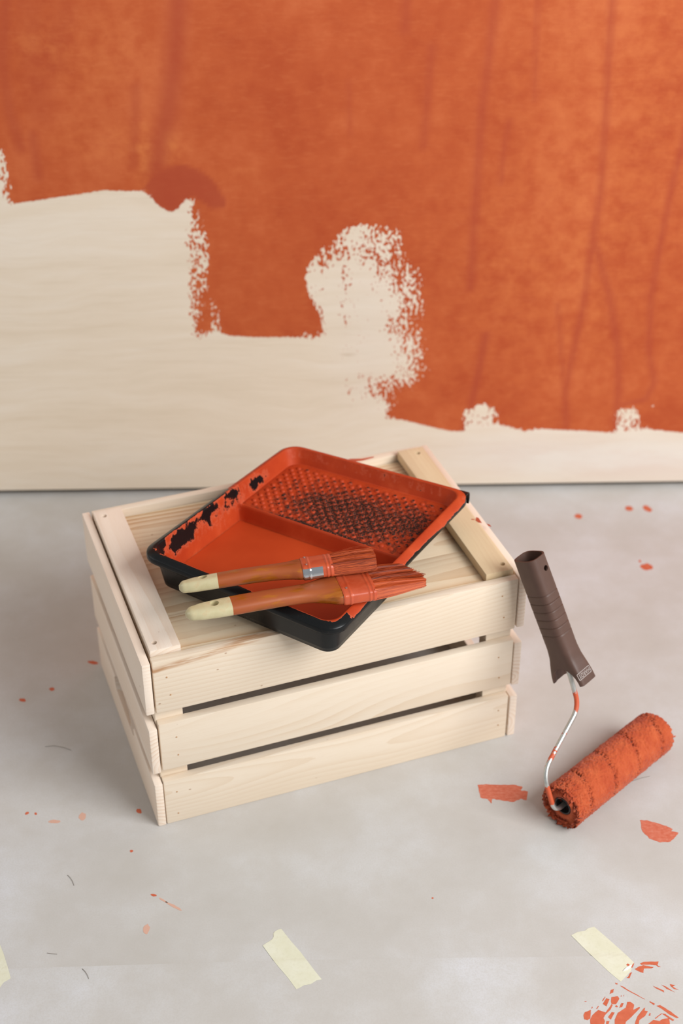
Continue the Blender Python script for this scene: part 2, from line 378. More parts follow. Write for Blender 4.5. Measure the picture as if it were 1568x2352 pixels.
W_CLEAT = wood_mat('pine_cleat', (240, 226, 210), (212, 172, 132), 0.55, warp=0.02)
W_CLEAT_Y = wood_mat('pine_cleat_golden', (226, 203, 166), (196, 150, 100), 0.6, warp=0.02)
M_NAIL = simple('nail_brown', (186, 142, 100), 0.6)
M_STAIN_W = simple('terracotta_dry', (188, 84, 54), 0.7)

CW, CD, CH, TH = 0.457, 0.304, 0.245, 0.0105
ROT = 0.3265
crate = empty('wooden_crate', Matrix.Rotation(ROT, 4, 'Z'))
tag(crate, 'pale slatted pine crate standing upside down under the paint tray', 'crate')
rows_front = [(0.1715, 0.2450), (0.0845, 0.1540), (0.0, 0.0672)]
rows_end = [(0.1725, 0.2440), (0.0830, 0.1490), (0.0, 0.0650)]
nail_me = cyl_mesh('nail', 0.0009, 0.0008, 10, 'Y'); nail_me.materials.append(M_NAIL)
fl = CW-2*TH-0.0036
for i, (za, zb) in enumerate(rows_front):
    h = zb-za
    for side in (0, 1):
        o = obj('side_board', box_mesh('side_board', fl-0.0008*i, TH, h, 0.0018), (W_STREAK if (i == 0 and side == 0) else W_FIGURED if i == 1 else W_FRONT), crate,
                (CW/2+[0.0, .0005, -.0006][i], TH/2+[0.0, 0.0004, 0.0][i] if side == 0 else CD-TH/2, (za+zb)/2))
        shade_auto(o)
        if side == 0:
            for sx in (-1, 1):
                for dz in (-1, 1):
                    obj('nail', nail_me, None, o, (sx*(fl/2-0.016+random.uniform(-.004, .004)), -TH/2-0.0001, dz*(h*0.23+random.uniform(-.005, .005))))
notch = box_mesh('notch', 0.10, 0.05, 0.036, 0.012, 4)
for i, (za, zb) in enumerate(rows_end):
    h = zb-za
    for side in (0, 1):
        bm_ = box_mesh('end_board', CD+0.001, TH-0.0008, h, 0.0018)
        if i == 2: bm_ = carve(bm_, [(notch, T(0, 0, h/2))])
        o = obj('end_board', bm_, W_END, crate, ((TH/2+0.0004+[0, .002, .003][i]*0.4) if side == 0 else CW-TH/2-0.0004-[0, .002, .003][i]*0.4, CD/2, (za+zb)/2), (0, 0, math.pi/2))
        shade_auto(o)
post_me = box_mesh('corner_post', 0.032, 0.018, 0.225, 0.001)
for sx in (0, 1):
    for sy in (0, 1):
        o = obj('corner_post', post_me, W_FRONT, crate, ((TH+0.0175) if sx == 0 else CW-TH-0.0175, (TH+0.0093) if sy == 0 else CD-TH-0.0093, 0.1130))
ST = 0.2385                                              # top of the bottom slats
sw = (CD-2*TH-0.0012)/4
for k in range(4):
    o = obj('bottom_slat', box_mesh('bottom_slat', fl-0.001, sw-0.0012, 0.0105, 0.0010), W_SLAT, crate, (CW/2, TH+0.0006+sw*(k+.5), ST-0.0105/2-[0, .0014, .0028, .0040][k])); shade_auto(o)
hole = cyl_mesh('hole', 0.0032, 0.02, 20)
cl = CD-2*TH-0.0035
for side in (0, 1):
    mc = box_mesh('cleat', cl, 0.0345, 0.0125, 0.0013)
    mc = carve(mc, [(hole, T(s_*(cl/2-0.013), (0.009 if s_ < 0 else 0.006)*(1 if side == 0 else -1), 0.0)) for s_ in (-1, 1)])
    o = obj('cleat', mc, W_CLEAT if side == 0 else W_CLEAT_Y, crate, ((TH+0.0025+0.0345/2) if side == 0 else CW-TH-0.0025-0.0345/2, CD/2, ST+0.0125/2+0.0002), (0, 0, math.pi/2+[0.004, -0.004][side])); shade_auto(o)
RZ = np.array([[math.cos(ROT), math.sin(ROT)], [-math.sin(ROT), math.cos(ROT)]])
def crate_top(px, py, z): return RZ @ ground(px, py, z)[:2]
CT = ST+0.0127
o = obj('paint_stain', prism([crate_top(x, y, CH) for x, y in [(790, 1057), (806, 1054), (830, 1054), (858, 1049), (858, 1051), (832, 1058), (812, 1061), (795, 1060)]], CH-0.0004, CH+0.0003), M_STAIN_W, crate)
o['label'] = 'thin terracotta streak on the back edge'
for poly in ([(1093, 1188), (1099, 1190), (1104, 1198), (1106, 1201), (1098, 1200), (1092, 1196)], [(1117, 1203), (1124, 1205), (1128, 1210), (1122, 1208)], [(1082, 1192), (1090, 1193), (1090, 1194), (1083, 1194)]):
    o = obj('paint_stain', prism([crate_top(x, y, CT) for x, y in poly], CT-0.0002, CT+0.00025), M_STAIN_W, crate)
    o['label'] = 'small terracotta paint smear on the cleat'

# ------------------------------------------------------------------ paint tray
TL, TW = 0.1515, 0.1310
tray_m = T(0.1831-0.0007, 0.1843+0.0034, 0.2955) @ Matrix.Rotation(0.9876, 4, 'Z') @ Matrix.Rotation(0.0199, 4, 'Y') @ Matrix.Rotation(-0.027, 4, 'X')
tray = empty('paint_tray', tray_m @ T(0, 0, -0.046))
tag(tray, 'black plastic roller tray coated inside with terracotta paint, lying askew on the crate', 'paint tray')
def twist(x, y): return -0.0055*(x/TL)*(y/TW)
STEP_X, WELL, RAMP0, RAMP1 = 0.0215, -0.046, -0.0225, -0.0195
def floor_z(x):
    x = np.asarray(x, float)
    r = RAMP0+(RAMP1-RAMP0)*np.clip((x-STEP_X)/(0.135-STEP_X), 0, 1)
    s = np.clip((x-(STEP_X-0.0035))/0.0035, 0, 1); s = s*s*(3-2*s)
    return WELL*(1-s)+r*s
NC, NY = 8, 30
frac = np.unique(np.concatenate([np.linspace(0, 1, 40), (np.linspace(STEP_X-0.006, STEP_X+0.002, 12)+0.1245)/0.249]))
def rows(L, W, r):
    th = np.linspace(0, math.pi/2, NC)
    xa = -(L-r)-r*np.cos(th); ha = (W-r)+r*np.sin(th)
    xm = -(L-r)+2*(L-r)*frac[1:-1]
    return np.concatenate([xa, xm, -xa[::-1]]), np.concatenate([ha, np.full(len(xm), W), ha[::-1]])
NX = NC*2+len(frac)-2
jj = np.linspace(-1, 1, NY)
per = [(i, 0) for i in range(NX)]+[(NX-1, j) for j in range(1, NY)]+[(i, NY-1) for i in range(NX-2, -1, -1)]+[(0, j) for j in range(NY-2, 0, -1)]
def ring(L, W, r, z):
    X, H = rows(L, W, r); out = []
    for i, j in per: out.append((X[i], H[i]*jj[j], z))
    return out
V = []; F = []; MI = []
def add_ring(R): b = len(V); V.extend(R); return b
def bridge(a, b, mi):
    n = len(per)
    for k in range(n): F.append((a+k, a+(k+1) % n, b+(k+1) % n, b+k)); MI.append(mi)
BL, BW, BR = TL-0.0160, TW-0.0160, 0.015
RR = 0.023
def wall_ring(t_, off):
    top = np.array(ring(TL-0.0098+off, TW-0.0098+off, 0.017, 0)); bot = np.array(ring(BL+off, BW+off, BR, 0))
    zb = floor_z(bot[:, 0])-off*1.0
    p = top*(1-t_)+bot*t_; f = t_
    p[:, 2] = -0.0004*(1-t_)+zb*f-(0.0016*(1-t_) if off else 0); return [tuple(q) for q in p]
# inside: skirt -> lip -> wall -> floor
sk = [(0.0004, 0, -0.0105), (0.0003, 0, -0.0082), (0.0001, 0.0, -0.0058), (-0.0002, 0.0, -0.0045), (-0.0012, 0, -0.0036), (-0.0038, 0, -0.0021), (-0.0064, 0, -0.0008), (-0.0084, 0, -0.0001)]
prev = None; skirt_base = None
for k, (o_, _, z_) in enumerate(sk):
    b = add_ring(ring(TL+o_, TW+o_, RR+o_, z_))
    if prev is None: skirt_base = b
    else: bridge(prev, b, 0)
    prev = b
for k in range(0, 23):
    b = add_ring(wall_ring(k/22, 0)); bridge(prev, b, 0); prev = b
X, H = rows(BL, BW, BR); base = len(V); gi = {}
for n_, ij in enumerate(per): gi[ij] = prev+n_
for i in range(NX):
    for j in range(NY):
        if (i, j) not in gi: gi[(i, j)] = len(V); V.append((X[i], H[i]*jj[j], float(floor_z(X[i]))))
for i in range(NX-1):
    for j in range(NY-1): F.append((gi[i, j], gi[i+1, j], gi[i+1, j+1], gi[i, j+1])); MI.append(0)
n_in = len(V)
# outside: underside of lip, outer wall, underside of floor
prev = skirt_base
for o_, z_ in ((-0.0012, -0.0105), (-0.0016, -0.0060)):
    b = add_ring(ring(TL+o_, TW+o_, RR, z_)); bridge(b, prev, 1); prev = b
for k in range(1, 9):
    b = add_ring(wall_ring(k/8, 0.0016)); bridge(b, prev, 1); prev = b
X, H = rows(BL+.0016, BW+.0016, BR); gi = {}
for n_, ij in enumerate(per): gi[ij] = prev+n_
for i in range(NX):
    for j in range(NY):
        if (i, j) not in gi: gi[(i, j)] = len(V); V.append((X[i], H[i]*jj[j], float(floor_z(X[i]))-.0016))
for i in range(NX-1):
    for j in range(NY-1): F.append((gi[i, j], gi[i, j+1], gi[i+1, j+1], gi[i+1, j])); MI.append(1)
VA = np.array(V, float); lx, ly, lz = VA[:, 0].copy(), VA[:, 1].copy(), VA[:, 2].copy()
# scraped bare plastic: positive where the black shows
dx = lx/TL; dy = ly/TW
bare = np.full(len(VA), -1.0)
def g2(cx, cy, rx, ry): return np.exp(-((lx-cx)/rx)**2-((ly-cy)/ry)**2)
lip = (lz > -0.0125)
inwall = (lz <= -0.0008)
farw = np.clip((ly-0.100)/0.012, 0, 1)
hgt = np.clip(-lz/0.046, 0, 1)
up = np.exp(-((hgt-0.22)/0.30)**2)
def gx_(c_, w_): return np.exp(-((lx-c_)/w_)**2)
def gh_(c_, w_): return np.exp(-((hgt-c_)/w_)**2)
bare = np.maximum(bare, -1.0+farw*np.maximum.reduce([1.75*gx_(-.085, .034)*gh_(.30, .34), 1.45*gx_(-.035, .03)*gh_(.12, .24), 1.35*gx_(.012, .022)*gh_(.12, .22), 1.3*gx_(.06, .028)*gh_(.25, .26), .9*gx_(-.02, .1)*gh_(.3, .5)]))
bare = np.maximum(bare, -1.0+farw*1.15*gx_(-.112, .010)*gh_(.85, .15))
bare = np.maximum(bare, -1.0+farw*1.0*gh_(1.0, .05)*gx_(-.06, .06))
top = np.clip((lz+0.0035)/0.002, 0, 1)
npr = len(per); rid = np.full(len(VA), 99); rid[:8*npr] = np.repeat(np.arange(8), npr)      # 0-3 skirt, 4-7 top of the lip
side_ab = ly > TW-0.012; side_cd = ly < -TW+0.012; side_ad = (lx < -TL+0.012) & (np.abs(ly) < TW-0.004); side_bc = lx > TL-0.012
lipv = rid < 8
base_l = np.select([rid <= 1, rid == 2, rid == 3, rid <= 5], [1.2, 1.0, 0.6, -0.5], -0.9)
wav = 0.55*np.sin(lx*55)+0.35*np.sin(lx*131+1)
cdv = np.select([rid == 0, rid == 1, rid == 2, rid == 3, rid == 4], [1.2, 0.55+wav*.5, 0.15+wav*.7, -0.45+wav*.4, -0.8], -1.0)
abv = np.clip((0.010-lx)/0.012, -1, 1)*0.45+np.where(rid <= 3, .4, 0)
adv = np.where(rid <= 6, 1.0, 0.35)
lv = np.where(side_ad, adv, np.where(side_cd, cdv, np.where(side_ab, abv, base_l)))
lv = np.where((lx < -TL+0.03) & (ly < -TW+0.03) & (rid <= 6), 1.0, lv)
lv = np.where((lx > TL-0.03) & (ly > TW-0.03) & (rid <= 4), 0.9, lv)
bare = np.where(lipv, lv, bare)
bare = np.maximum(bare, np.where((lx < -TL+0.034) & (ly > TW-0.036) & (hgt < .45) & ~lipv, 0.42, -9))
bare = np.maximum(bare, -1+1.1*np.exp(-((lx+0.10)/0.04)**2)*np.exp(-((ly+0.095)/0.035)**2)*(lz < -.004))
bare = np.maximum(bare, -1+0.55*((lx > 0.118)*(lz < -0.001)*(lz > -0.012)))
VA[:, 2] += twist(lx, ly)
me = mesh('tray_shell', VA, F, True); add_attr(me, 'bare', bare)
def tray_paint(name, ramp=False):
    t = NT(name); c = t.obj()
    n1 = t.noise(t.mapping(c, (1.0, 1, .6)), 90, 6, 0.68); n2 = t.noise(c, 420, 3, 0.6)
    e = t.math('ADD', t.attr('bare'), t.math('MULTIPLY', t.math('SUBTRACT', t.math('ADD', t.math('MULTIPLY', n1, .8), t.math('MULTIPLY', n2, .2)), 0.5), 3.4))
    m_ = t.step(e, -0.04, 0.04)
    if ramp:
        m_ = t.math('MULTIPLY', t.step(e, -0.9, 0.15), t.step(n2, 0.30, 0.50))
    col = t.ramp(t.noise(c, 30, 4, 0.6), [(0.3, (172, 56, 22)), (0.6, (184, 66, 28)), (0.75, (194, 80, 42))])
    col = t.mix(t.math('MULTIPLY', t.step(e, -0.45, -0.1), 0.35), col, lin((206, 108, 78)))
    bl = t.mix(t.step(n2, 0.55, 0.8), lin(BLACK), lin((34, 31, 30))) if not ramp else lin((42, 27, 21))
    t.bump(t.math('SUBTRACT', t.math('MULTIPLY', n2, 0.25), t.math('MULTIPLY', m_, 0.8)), 0.3, 0.0006)
    r = t.mix(m_, (0.55, 0.55, 0.55, 1), (0.7, 0.7, 0.7, 1) if ramp else (0.30, 0.30, 0.30, 1))
    return t.set(Base_Color=t.mix(m_, col, bl), Roughness=r, Specular_IOR_Level=0.25)
M_TPAINT = tray_paint('tray_painted_inside'); M_RAMP = tray_paint('tray_ramp_paint', True)
t = NT('black_plastic'); c = t.obj()
M_BLACK = t.set(Base_Color=lin(BLACK), Roughness=t.ramp(t.noise(c, 30, 3), [(0.3, (0.24, 0.24, 0.24, 1)), (0.7, (0.4, 0.4, 0.4, 1))]), Specular_IOR_Level=0.32)
me.materials.append(M_TPAINT); me.materials.append(M_BLACK)
me.polygons.foreach_set('material_index', MI)
TP = T(0, 0, 0.046)
shell = obj('tray_shell', me, None, tray, (0, 0, 0.046))

# rolled hanging lip along the shallow end, open at its ends
prof = [(-.0024, -.0080), (.0002, -.0076), (.0030, -.0076), (.0052, -.0082), (.0064, -.0115), (.0062, -.0180), (.0048, -.0230)]
V = []; F = []; ys = np.linspace(-TW+0.0075, TW-0.016, 24); npf = len(prof)
for y in ys:
    for k, (px_, pz_) in enumerate(prof): V.append((TL+px_, y, pz_+twist(TL, y)))
    for k, (px_, pz_) in enumerate(prof[::-1]): V.append((TL+px_-0.0014, y, pz_-(0.0014 if k > npf-4 else 0)+twist(TL, y)))
for i in range(len(ys)-1):
    for k in range(2*npf): F.append((i*2*npf+k, i*2*npf+(k+1) % (2*npf), (i+1)*2*npf+(k+1) % (2*npf), (i+1)*2*npf+k))
F += [tuple(range(2*npf))[::-1], tuple((len(ys)-1)*2*npf+k for k in range(2*npf))]
hk = obj('hanging_lip', mesh('hanging_lip', V, F), M_BLACK, tray, (0, 0, 0.046)); shade_auto(hk, 40); hk['label'] = 'black rolled lip at the shallow end'

# ribbed ramp plate and its nubs
rx0, rx1, ry0 = STEP_X+0.0008, BL-0.0006, BW-0.0008
RXs, RHs = rows(BL-0.0006, BW-0.0008, BR)
def half_w(x): return float(np.interp(x, RXs, RHs))
nxr, nyr = 60, 80
V = []; F = []; bvals = []
for i in range(nxr):
    for j in range(nyr):
        x = rx0+(rx1-rx0)*i/(nxr-1); y = half_w(x)*(2*j/(nyr-1)-1)
        z = float(floor_z(x))+0.0010-(0.0012 if i in (0, nxr-1) or j in (0, nyr-1) else 0)
        V.append((x, y, z+twist(x, y)))
        d = (min((x-rx0)/0.02, 1))
        b_ = -1.0+1.55*math.exp(-((x-0.065)/0.045)**2-((y+0.015)/0.085)**2)
        b_ = max(b_, -1+1.9*math.exp(-((x-rx0)/0.006)**2)*math.exp(-((y-0.0)/0.07)**2))
        b_ = max(b_, -1+1.3*math.exp(-((x-0.085)/0.03)**2-((y+0.085)/0.03)**2))
        bvals.append(b_)
for i in range(nxr-1):
    for j in range(nyr-1):
        a = i*nyr+j; F.append((a, a+nyr, a+nyr+1, a+1))
me = mesh('ramp_face', V, F, True); add_attr(me, 'bare', bvals)
ramp_o = obj('ramp_face', me, M_RAMP, tray, (0, 0, 0.046)); ramp_o['label'] = 'ribbed rolling ramp worn back to black plastic'
# nub: low dome with a scuffed crown
V = []; F = []
prof = [(0.0033, -0.0002), (0.0030, 0.0007), (0.0023, 0.0016), (0.0013, 0.0021)]; n = 10
for r_, z_ in prof:
    for k in range(n): a = 2*math.pi*k/n; V.append((r_*math.cos(a), r_*math.sin(a), z_))
V.append((0, 0, 0.0023))
for i in range(3):
    for k in range(n): F.append((i*n+k, i*n+(k+1) % n, (i+1)*n+(k+1) % n, (i+1)*n+k))
for k in range(n): F.append((3*n+k, 3*n+(k+1) % n, 4*n))
def nub_mesh(b0, b1):
    me = mesh('nub', V, F, True); add_attr(me, 'bare', [(-1.1 if v[2] < .0005 else b0 if v[2] < .0018 else b1) for v in V]); me.materials.append(M_RAMP); return me
nubs = [nub_mesh(-1.2, -0.9), nub_mesh(-0.7, 0.5), nub_mesh(-0.2, 1.6)]
nr, nc = 15, 17
for i in range(nr):
    for j in range(nc):
        x = rx0+0.006+(rx1-rx0-0.018)*i/(nr-1); y = -ry0+0.010+(2*ry0-0.020)*(j+(0.5 if i % 2 else 0.0))/(nc-0.5)
        w_ = math.exp(-((x-0.065)/0.05)**2-((y+0.015)/0.09)**2)+0.5*math.exp(-((x-0.085)/0.03)**2-((y+0.085)/0.03)**2)+random.uniform(-.25, .2)
        o = obj('nub', nubs[0 if w_ < .22 else 1 if w_ < .5 else 2], None, tray, (x, y, float(floor_z(x))+0.0010+twist(x, y)+0.046), (0, 0, random.uniform(0, 6)))
# shallow layer of wet paint left in the well
pud = [(-BL+0.004, -BW+0.006), (-BL+0.001, -BW+0.03), (-BL+0.001, BW-0.012), (-BL+0.008, BW-0.001), (STEP_X-0.006, BW-0.001), (STEP_X-0.0036, BW-0.01), (STEP_X-0.0036, -BW+0.012), (STEP_X-0.01, -BW+0.001), (-BL+0.05, -BW+0.002)]
V = []; F = []; n_ = 24
ux = np.concatenate([RXs[:NC], np.linspace(RXs[NC-1]+.004, STEP_X-0.0037, 20)])
for x in ux:
    for j in range(n_): y = half_w(x)*(2*j/(n_-1)-1); V.append((x, y, WELL+0.0016+twist(x, y)))
F = [(i*n_+j, (i+1)*n_+j, (i+1)*n_+j+1, i*n_+j+1) for i in range(len(ux)-1) for j in range(n_-1)]
t = NT('wet_paint'); c = t.obj()
t.bump(t.noise(c, 60, 3), 0.12, 0.001)
pb = t.math('MULTIPLY', t.step(t.noise(t.mapping(c, (1, 2.5, 1)), 130, 4, .7), 0.5, 0.66), t.math('SUBTRACT', 1.0, t.step(t.vmath('DISTANCE', c, (-0.125, -0.105, 0.0)), 0.02, 0.075)))
M_WET = t.set(Base_Color=t.mix(pb, t.ramp(t.noise(c, 18, 3), [(0.3, (180, 62, 25)), (0.7, (190, 70, 30))]), lin((58, 24, 18))), Roughness=0.42, Specular_IOR_Level=0.35)
me = mesh('paint_film', V, F, True); o = obj('paint_film', me, M_WET, tray, (0, 0, 0.046)); o['label'] = 'smooth terracotta paint left in the well'

# ------------------------------------------------------------------ brushes
def brush_mats():
    t = NT('varnished_wood'); c = t.obj()
    g = t.noise(t.mapping(c, (10, 90, 90)), 1.0, 4, 0.6); sm = t.noise(t.mapping(c, (22, 60, 60)), 1.0, 4, 0.65)
    wood = t.ramp(g, [(0.3, (104, 52, 10)), (0.5, (150, 80, 18)), (0.7, (186, 112, 30))])
    k = t.mix(t.math('MULTIPLY', t.step(sm, 0.44, 0.56), 0.8), wood, lin((160, 78, 42)))
    t.bump(sm, 0.1, 0.0005)
    wood_m = t.set(Base_Color=k, Roughness=t.mix(t.step(sm, 0.4, 0.6), (0.3, 0.3, 0.3, 1), (0.5, 0.5, 0.5, 1)), Specular_IOR_Level=0.45)
    t = NT('dipped_cream'); c = t.obj(); sm = t.noise(c, 70, 4, 0.6)
    cream = t.set(Base_Color=t.ramp(sm, [(0.3, (188, 176, 132)), (0.6, (200, 189, 150)), (0.8, (200, 172, 130))]), Roughness=0.28, Specular_IOR_Level=0.5)
    t = NT('painted_ferrule'); c = t.obj(); nz_ = t.noise(t.mapping(c, (1, 1, 1)), 130, 4, 0.6)
    e = t.math('ADD', t.attr('metal'), t.math('MULTIPLY', t.math('SUBTRACT', nz_, 0.5), 1.4)); m_ = t.step(e, -0.08, 0.08)
    col = t.mix(m_, t.ramp(t.noise(t.mapping(c, (30, 60, 60)), 1.0, 4, 0.6), [(0.3, (180, 64, 30)), (0.5, (192, 84, 52)), (0.7, (206, 86, 38))]), lin((205, 208, 212)))
    t.bump(nz_, 0.12, 0.0008)
    fer = t.set(Base_Color=col, Metallic=m_, Roughness=t.mix(m_, (0.36, 0.36, 0.36, 1), (0.16, 0.16, 0.16, 1)), Specular_IOR_Level=0.5)
    t = NT('painted_bristle'); c = t.obj()
    v = t.attr('tone'); nz_ = t.noise(t.mapping(c, (60, 500, 500)), 1.0, 3, 0.6)
    br = t.set(Base_Color=t.ramp(t.math('ADD', t.math('MULTIPLY', v, 0.75), t.math('MULTIPLY', nz_, 0.25)), [(0.15, (70, 26, 16)), (0.42, (160, 62, 28)), (0.8, (202, 94, 46))]), Roughness=0.55, Specular_IOR_Level=0.3)
    return wood_m, cream, fer, br
B_WOOD, B_CREAM, B_FER, B_BRI = brush_mats()

def make_brush(tip, end, roll, label, dims, splay, metal_side, nstr):
    Lt, Lh, Lf, Lb, hwf, htf, sc = dims
    x_ = (Vector(end)-Vector(tip)).normalized(); up = Vector((0, 0, 1))
    y_ = up.cross(x_).normalized(); z_ = x_.cross(y_)
    cr, sr = math.cos(roll), math.sin(roll)
    y2 = y_*cr-z_*sr; z2 = x_.cross(y2)
    M = Matrix((x_, y2, z2)).transposed().to_4x4(); M.translation = Vector(tip)
    root = empty('paint_brush', M); tag(root, label, 'paint brush', 'paint brushes on the tray')
    Lall = Lt+Lh
    keys = [(0, .0024, .0024), (.018, .0058*sc, .0050), (.07, .0090*sc, .0064), (.17, .0110*sc, .0070), (.30, .0118*sc, .0074), (.48, .0116*sc, .0078), (.66, .0112*sc, .0080), (.80, .0128*sc, .0080), (.90, hwf*.80, .0077), (.97, hwf*.975, htf*.98), (1.0, hwf*.985, htf*.98)]
    st = resample(keys, 90); st[:, 0] *= Lall
    bend = lambda x: 0.0018*math.sin(x/Lall*math.pi)      # slight belly of the handle
    full = [(x, w, h, 2.7+0.8*max(0, (x/Lall-.8)/.2), 0, bend(x)) for x, w, h in st]
    tipst = [s_ for s_ in full if s_[0] <= Lt]; hst = [s_ for s_ in full if s_[0] >= tipst[-1][0]]
    hm = mesh('dipped_tip', *loft(tipst, 36), True)
    hm = carve(hm, [(cyl_mesh('hole', 0.0050, 0.05, 28), T(Lt*0.62, 0.001, 0))])
    o = obj('dipped_tip', hm, B_CREAM, root); shade_auto(o, 50); o['label'] = 'cream dipped handle end with hanging hole'
    o = obj('handle', mesh('handle', *loft(hst, 36), True), B_WOOD, root); shade_auto(o, 60); o['label'] = 'varnished wooden handle smeared with paint'
    # ferrule with pressed ridges
    fx = np.linspace(0, Lf, 60); fs = []
    for x in fx:
        u = x/Lf; rd = 0.0006*(math.exp(-((u-.22)/.035)**2)+math.exp(-((u-.80)/.03)**2)+math.exp(-((u-.92)/.03)**2))
        edge_ = 0.0004 if u < .02 or u > .985 else 0
        fs.append((Lall-0.001+x, hwf+rd+0.0006-edge_, htf*(1-.08*u)+rd+0.0006-edge_, 4.2))
    me = mesh('ferrule', *loft(fs, 64), True)
    co = np.array([v.co[:] for v in me.vertices]); u = (co[:, 0]-Lall)/Lf
    if metal_side: mt = np.where((co[:, 1] < -hwf*0.86) & (u < .62) & (co[:, 2] < htf*.8), 0.9, -0.9)
    else: mt = np.full(len(co), -0.75)+0.6*np.exp(-((u-.25)/.05)**2)*(co[:, 1] < -hwf*.9)
    add_attr(me, 'metal', mt); fo = obj('ferrule', me, B_FER, root); shade_auto(fo, 50)
    pin = cyl_mesh('pin', 0.0011, 0.0008, 12); pin.materials.append(simple('pin_steel', (190, 170, 160), 0.5, 0.8))
    for py in ((-.55, .62) if metal_side else (-.55,)): obj('pin', pin, None, fo, (Lall+Lf*.12, hwf*py, htf+0.0008))
    # bristles: individually lofted strands over a solid core
    V = []; F = []; tone = []
    x0 = Lall+Lf-0.003
    def strand(v, w, r, L, ve, we, tn, wob):
        b = len(V); ns = 6
        p1, p2 = random.uniform(-wob, wob), random.uniform(-wob, wob)
        for k in range(ns):
            s_ = k/(ns-1); e_ = s_*s_*(3-2*s_)*.6+s_*.4
            y = (v+(ve-v)*e_)*hwf+p1*math.sin(s_*3.1); z = (w+(we-w)*e_)*htf+p2*math.sin(s_*3.1)
            rr = r*(1-.45*s_)
            for q in range(3):
                a = 2.094*q+v*5; V.append((x0+L*s_, y+rr*math.cos(a), z+rr*math.sin(a))); tone.append(min(1, max(0, tn+random.uniform(-.08, .08))))
        for k in range(ns-1):
            for q in range(3): F.append((b+k*3+q, b+k*3+(q+1) % 3, b+k*3+3+(q+1) % 3, b+k*3+3+q))
        F.append((b+(ns-1)*3, b+(ns-1)*3+1, b+(ns-1)*3+2))
    for _ in range(nstr):
        if random.random() < 0.72:                        # on the surface of the bundle
            a = random.uniform(0, 2*math.pi); v = math.copysign(abs(math.cos(a))**.5, math.cos(a))*.95; w = math.copysign(abs(math.sin(a))**.5, math.sin(a))*.92
        else: v = random.uniform(-.95, .95); w = random.uniform(-.9, .9)
        strand(v, w, random.uniform(.0002, .00046), *splay(v, w), 0.0009)
    for _ in range(7):                                   # a few strays
        v = random.uniform(-1, 1); strand(v, .9, .00022, Lb*random.uniform(.5, .95), v+random.uniform(-.35, .35), 1.5, .4, .003)
    me = mesh('bristles', V, F); add_attr(me, 'tone', tone)
    bo = obj('bristles', me, B_BRI, root); bo['kind'] = 'stuff'; bo['label'] = 'stiff bristles caked in terracotta paint'
    return root, Lall, Lf, x0
def xyz(px, py, z): return tuple(ground(px, py, z))
# the smaller brush, straight-cut bristles, lying over the other
def splay1(v, w):
    return (0.049*(1-0.03*abs(v))+random.uniform(-.0025, .001), v*1.07+random.uniform(-.07, .07), w*.95-.05+random.uniform(-.12, .12), random.uniform(.1, .95))
b1 = make_brush(xyz(411, 1350, .3100), xyz(866, 1281, .3245), math.radians(16), 'smaller flat paint brush with bare silver patch on its ferrule, resting on the other brush',
                (.043, .091, .033, .049, .0185, .0080, .92), splay1, True, 4200)
def splay2(v, w):
    dkn = random.uniform(.05, .7)
    if v < -.28+random.uniform(-.05, .05):
        s_ = (v+.28)/.67
        return (0.059+random.uniform(-.006, .002)-abs(s_+.4)*.004, -.42+s_*.28, w*.55-.15, random.uniform(.35, .95))
    s_ = (v+.28)/1.23
    return (0.059-0.021*s_+random.uniform(-.004, .003), v*1.02+.06, w*.62-.1+random.uniform(-.1, .1), dkn)
b2 = make_brush(xyz(426, 1412, .3075), xyz(958, 1322, .3078), math.radians(4), 'larger flat paint brush with splayed split bristles, nearest the front corner of the tray',
                (.0505, .1165, .036, .056, .0245, .0082, 1.06), splay2, False, 5200)

# ------------------------------------------------------------------ paint roller
RN = Vector((0.46574, -0.00685, 0.0277)); RF = Vector((0.59986, 0.11788, 0.0277))
AX = (RF-RN).normalized(); RLEN = (RF-RN).length; RAD = 0.0272
H_TOP = Vector((0.4301, 0.1303, 0.2818)); H_BOT = Vector((0.4854, 0.0869, 0.1403))
roller = empty('paint_roller', T(*(RN+AX*RLEN/2-Vector((0, 0, RN.z))))); RO = roller.location.copy()
tag(roller, 'paint roller with brown plastic handle leaning on the crate and terracotta sleeve on the floor', 'paint roller')
# sleeve
na, nl = 200, 230
A = np.linspace(0, 2*np.pi, na, endpoint=False); Ls = np.linspace(0, 1, nl)
aa, ll = np.meshgrid(A, Ls); 
uy_ = Vector((0, 0, 1)); ux_ = AX.cross(uy_).normalized()
cyl = np.stack([np.cos(aa)*7.0, np.sin(aa)*7.0, ll*46.0], -1)
fine = vnoise(cyl*5.0+17)-.5; mid = vnoise(cyl*2.0+5)-.5
hel = (ll*RLEN/0.045-aa/(2*np.pi)) % 1.0; hd = np.minimum(np.abs(hel-.5), 1)
pit = np.exp(-(hd/.07)**2)*np.clip((vnoise(cyl*np.array([3.2, 3.2, 4.5])+31)-.52)*5, 0, 1)
nearend = np.clip(1-ll/.17, 0, 1); farend = np.clip((ll-.93)/.07, 0, 1)
pit2 = nearend*np.clip((vnoise(cyl*4.2+77)-.48)*3, 0, 1)
rad = RAD+fine*.0013+mid*.0013-pit*.0052-pit2*.0032+nearend*.0006
rad = rad-np.clip((ll-.975)/.025, 0, 1)**2*.005
